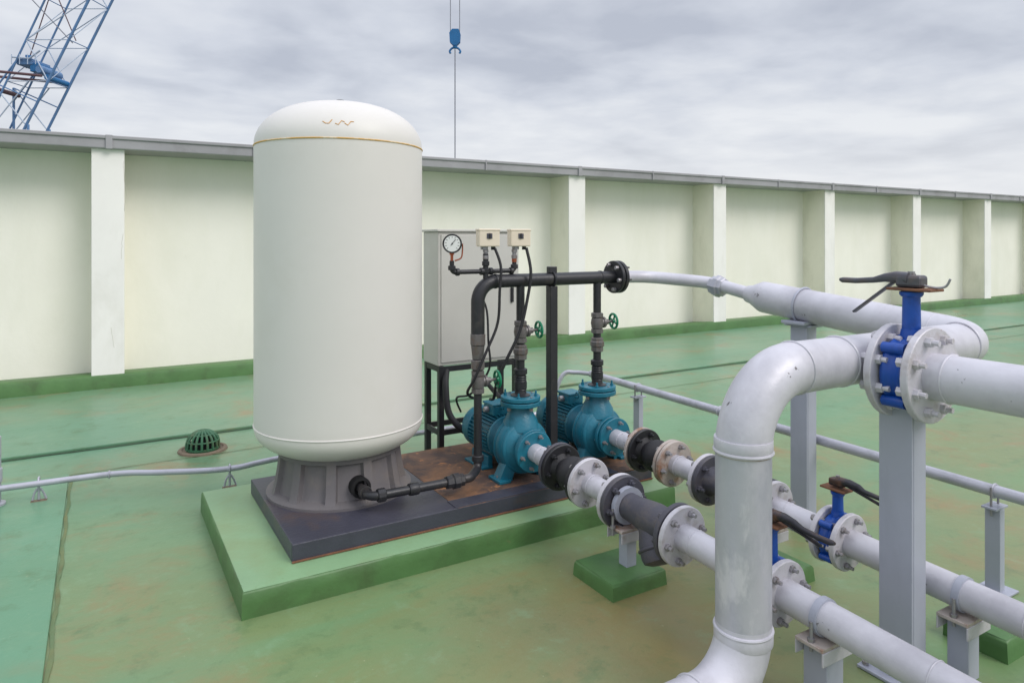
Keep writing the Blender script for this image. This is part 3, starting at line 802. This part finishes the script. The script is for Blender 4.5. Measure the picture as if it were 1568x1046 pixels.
for w in (-.9,.9):
    chord((4,130),(4,560),w,.07); chord((60,195),(60,560),w,.07)
    chord((80,122),(-60,108),w,.08,'cranerust'); chord((4,130),(60,200),w,.035,'cranewhite'); chord((60,130),(4,200),w,.035,'cranewhite')
    for q in range(5): chord((4,200+q*70),(60,270+q*70),w,.04,'cranewhite'); chord((60,200+q*70),(4,270+q*70),w,.04,'cranewhite')
    chord((4,150),(42,100),w,.05); chord((4,130),(72,160),w,.035,'craneblue')
b.obj('mast_section', cr)
b = B()
b.box(CP(52,100), (.9,1.6,.35), 'craneblue', .04, Matrix.Rotation(math.radians(-30),3,'Z'))
b.box(CP(66,108), (.5,1.5,.5), 'hookblue', .04, Matrix.Rotation(math.radians(-30),3,'Z'))
b.box(CP(44,92), (.3,.3,.5), 'hookblue', .03)
b.lathe([(.2,-.9),(.24,-.85),(.24,.85),(.2,.9)], CP(76,112), FW, 'craneblue', 16)
b.lathe([(.13,-.9),(.13,.9)], CP(12,142), FW, 'cranerust', 16)
b.lathe([(.16,-.9),(.16,.9)], CP(88,124), FW, 'hookblue', 16)
b.tube([CP(36,94,-.9), CP(62,96,-.9), CP(78,84,-.9)], .05, 'cranewhite', 8)
for u in (36,48,60,72): b.tube([CP(u,105,-.95), CP(u,90,-.95)], .025, 'cranewhite', 6)
chord((45,-10),(120,70),-.5,.03,'wire'); chord((60,-60),(110,60),.4,.03,'cranerust'); chord((78,-10),(40,105),0,.03,'cranerust')
b.obj('luffing_gear', cr)

HC = V((13.24,27.03,10.2)); hk = empty('crane_hook', HC); b = B()
for w in (-.09,.09):
    t = bmesh.new()
    pr = [(-.22,-.20),(-.24,.2),(-.12,.36),(.16,.36),(.24,.15),(.22,-.2),(.08,-.34),(-.08,-.34)]
    A = [t.verts.new(HC+RT*x+FW*(w-.03)+V((0,0,z))) for x,z in pr]; C = [t.verts.new(HC+RT*x+FW*(w+.03)+V((0,0,z))) for x,z in pr]
    t.faces.new(A); t.faces.new(C[::-1])
    for i in range(8): t.faces.new((A[i],C[i],C[(i+1)%8],A[(i+1)%8]))
    b.add(t, 'hookblue', False)
b.lathe([(.2,-.06),(.17,0),(.2,.06)], HC+V((0,0,.08)), FW, 'wire', 24)
b.lathe([(.08,0),(.1,.05),(.1,.15),(.05,.2)], HC+V((0,0,-.46)), (0,0,1), 'hookblue', 16)
b.tube(spline([HC+V((0,0,-.42)), HC+RT*-.14+V((0,0,-.46)), HC+RT*-.23+V((0,0,-.58)), HC+RT*-.19+V((0,0,-.68))]), .045, 'hookblue', 10)
b.tube(spline([HC+V((0,0,-.42)), HC+RT*.14+V((0,0,-.46)), HC+RT*.23+V((0,0,-.58)), HC+RT*.19+V((0,0,-.68))]), .045, 'hookblue', 10)
b.obj('hook_block', hk); b = B()
for x in (-.2,.2): b.tube([HC+RT*x+V((0,0,.2)), HC+RT*x+V((0,0,24))], .018, 'wire', 6)
b.tube([HC+V((0,0,-.5)), HC+V((0,0,-13))], .024, 'wire', 6)
b.obj('wire_ropes', hk)

# ------------------------------------------------------------------ world
w = bpy.data.worlds.new('World'); scene.world = w; w.use_nodes = True; nt = w.node_tree; nt.nodes.clear()
out = nt.nodes.new('ShaderNodeOutputWorld'); bg = nt.nodes.new('ShaderNodeBackground'); nt.links.new(bg.outputs[0], out.inputs[0])
sun_el = math.radians(42); sun_az = math.atan2(.45, -.9)
sky = nt.nodes.new('ShaderNodeTexSky'); sky.sky_type = 'NISHITA'; sky.sun_disc = False
sky.sun_elevation = sun_el; sky.sun_rotation = sun_az; sky.air_density = 1.5; sky.dust_density = 3
tc = nt.nodes.new('ShaderNodeTexCoord'); sp = nt.nodes.new('ShaderNodeSeparateXYZ'); nt.links.new(tc.outputs['Generated'], sp.inputs[0])
z = mathn(nt, 'MAXIMUM', sp.outputs[2], 0.0); zz = mathn(nt, 'ADD', z, .12)
cx = mathn(nt, 'DIVIDE', sp.outputs[0], zz); cy = mathn(nt, 'DIVIDE', sp.outputs[1], zz)
cm = nt.nodes.new('ShaderNodeCombineXYZ'); nt.links.new(cx, cm.inputs[0]); nt.links.new(cy, cm.inputs[1])
n1 = noise(nt, cm.outputs[0], .75, 6, .5, .35)
n2 = noise(nt, cm.outputs[0], 2.8, 6, .5, .2)
nn = mathn(nt, 'ADD', mathn(nt, 'MULTIPLY', n1, .68), mathn(nt, 'MULTIPLY', n2, .32))
r = nt.nodes.new('ShaderNodeValToRGB'); nt.links.new(nn, r.inputs[0]); cr_ = r.color_ramp
cr_.elements[0].position = .37; cr_.elements[0].color = (*lin((190,196,210)),1)
cr_.elements[1].position = .60; cr_.elements[1].color = (*lin((236,239,245)),1)
e2 = cr_.elements.new(.48); e2.color = (*lin((214,219,230)),1)
hz = ramp(nt, z, .02, .20, (1,1,1,1), (0,0,0,1))
clouds = mix(nt, mathn(nt, 'MULTIPLY', hz, .85), r.outputs[0], lin((246,248,251)))
sc = nt.nodes.new('ShaderNodeVectorMath'); sc.operation = 'SCALE'; sc.inputs['Scale'].default_value = .10
nt.links.new(sky.outputs[0], sc.inputs[0])
tot = mix(nt, .92, sc.outputs[0], clouds)
zr = nt.nodes.new('ShaderNodeMapRange'); zr.inputs[1].default_value=.36; zr.inputs[2].default_value=.9; zr.inputs[3].default_value=1.0; zr.inputs[4].default_value=2.1
nt.links.new(z, zr.inputs[0])
s2 = nt.nodes.new('ShaderNodeVectorMath'); s2.operation = 'SCALE'; nt.links.new(tot, s2.inputs[0]); nt.links.new(zr.outputs[0], s2.inputs['Scale'])
nt.links.new(s2.outputs[0], bg.inputs[0]); bg.inputs[1].default_value = 1.0

sl = bpy.data.lights.new('sun', 'SUN'); sl.energy = 1.4; sl.angle = math.radians(28); sl.color = (1,.96,.92)
so = bpy.data.objects.new('sun', sl); scene.collection.objects.link(so)
pos = V((math.sin(sun_az)*math.cos(sun_el), math.cos(sun_az)*math.cos(sun_el), math.sin(sun_el)))
so.rotation_euler = (-pos).to_track_quat('-Z','Y').to_euler(); so.location = (0,-5,12)

# ------------------------------------------------------------------ camera
cam = bpy.data.cameras.new('camera'); co = bpy.data.objects.new('camera', cam); scene.collection.objects.link(co)
co.location = (0,0,1.5); co.rotation_euler = (math.radians(90), 0, math.radians(-30.8))
cam.sensor_width = 36; cam.lens = 24.34; cam.shift_y = -.1001; cam.clip_start = .05; cam.clip_end = 6000
scene.camera = co
scene.view_settings.view_transform = 'Standard'; scene.view_settings.look = 'None'; scene.view_settings.exposure = 0
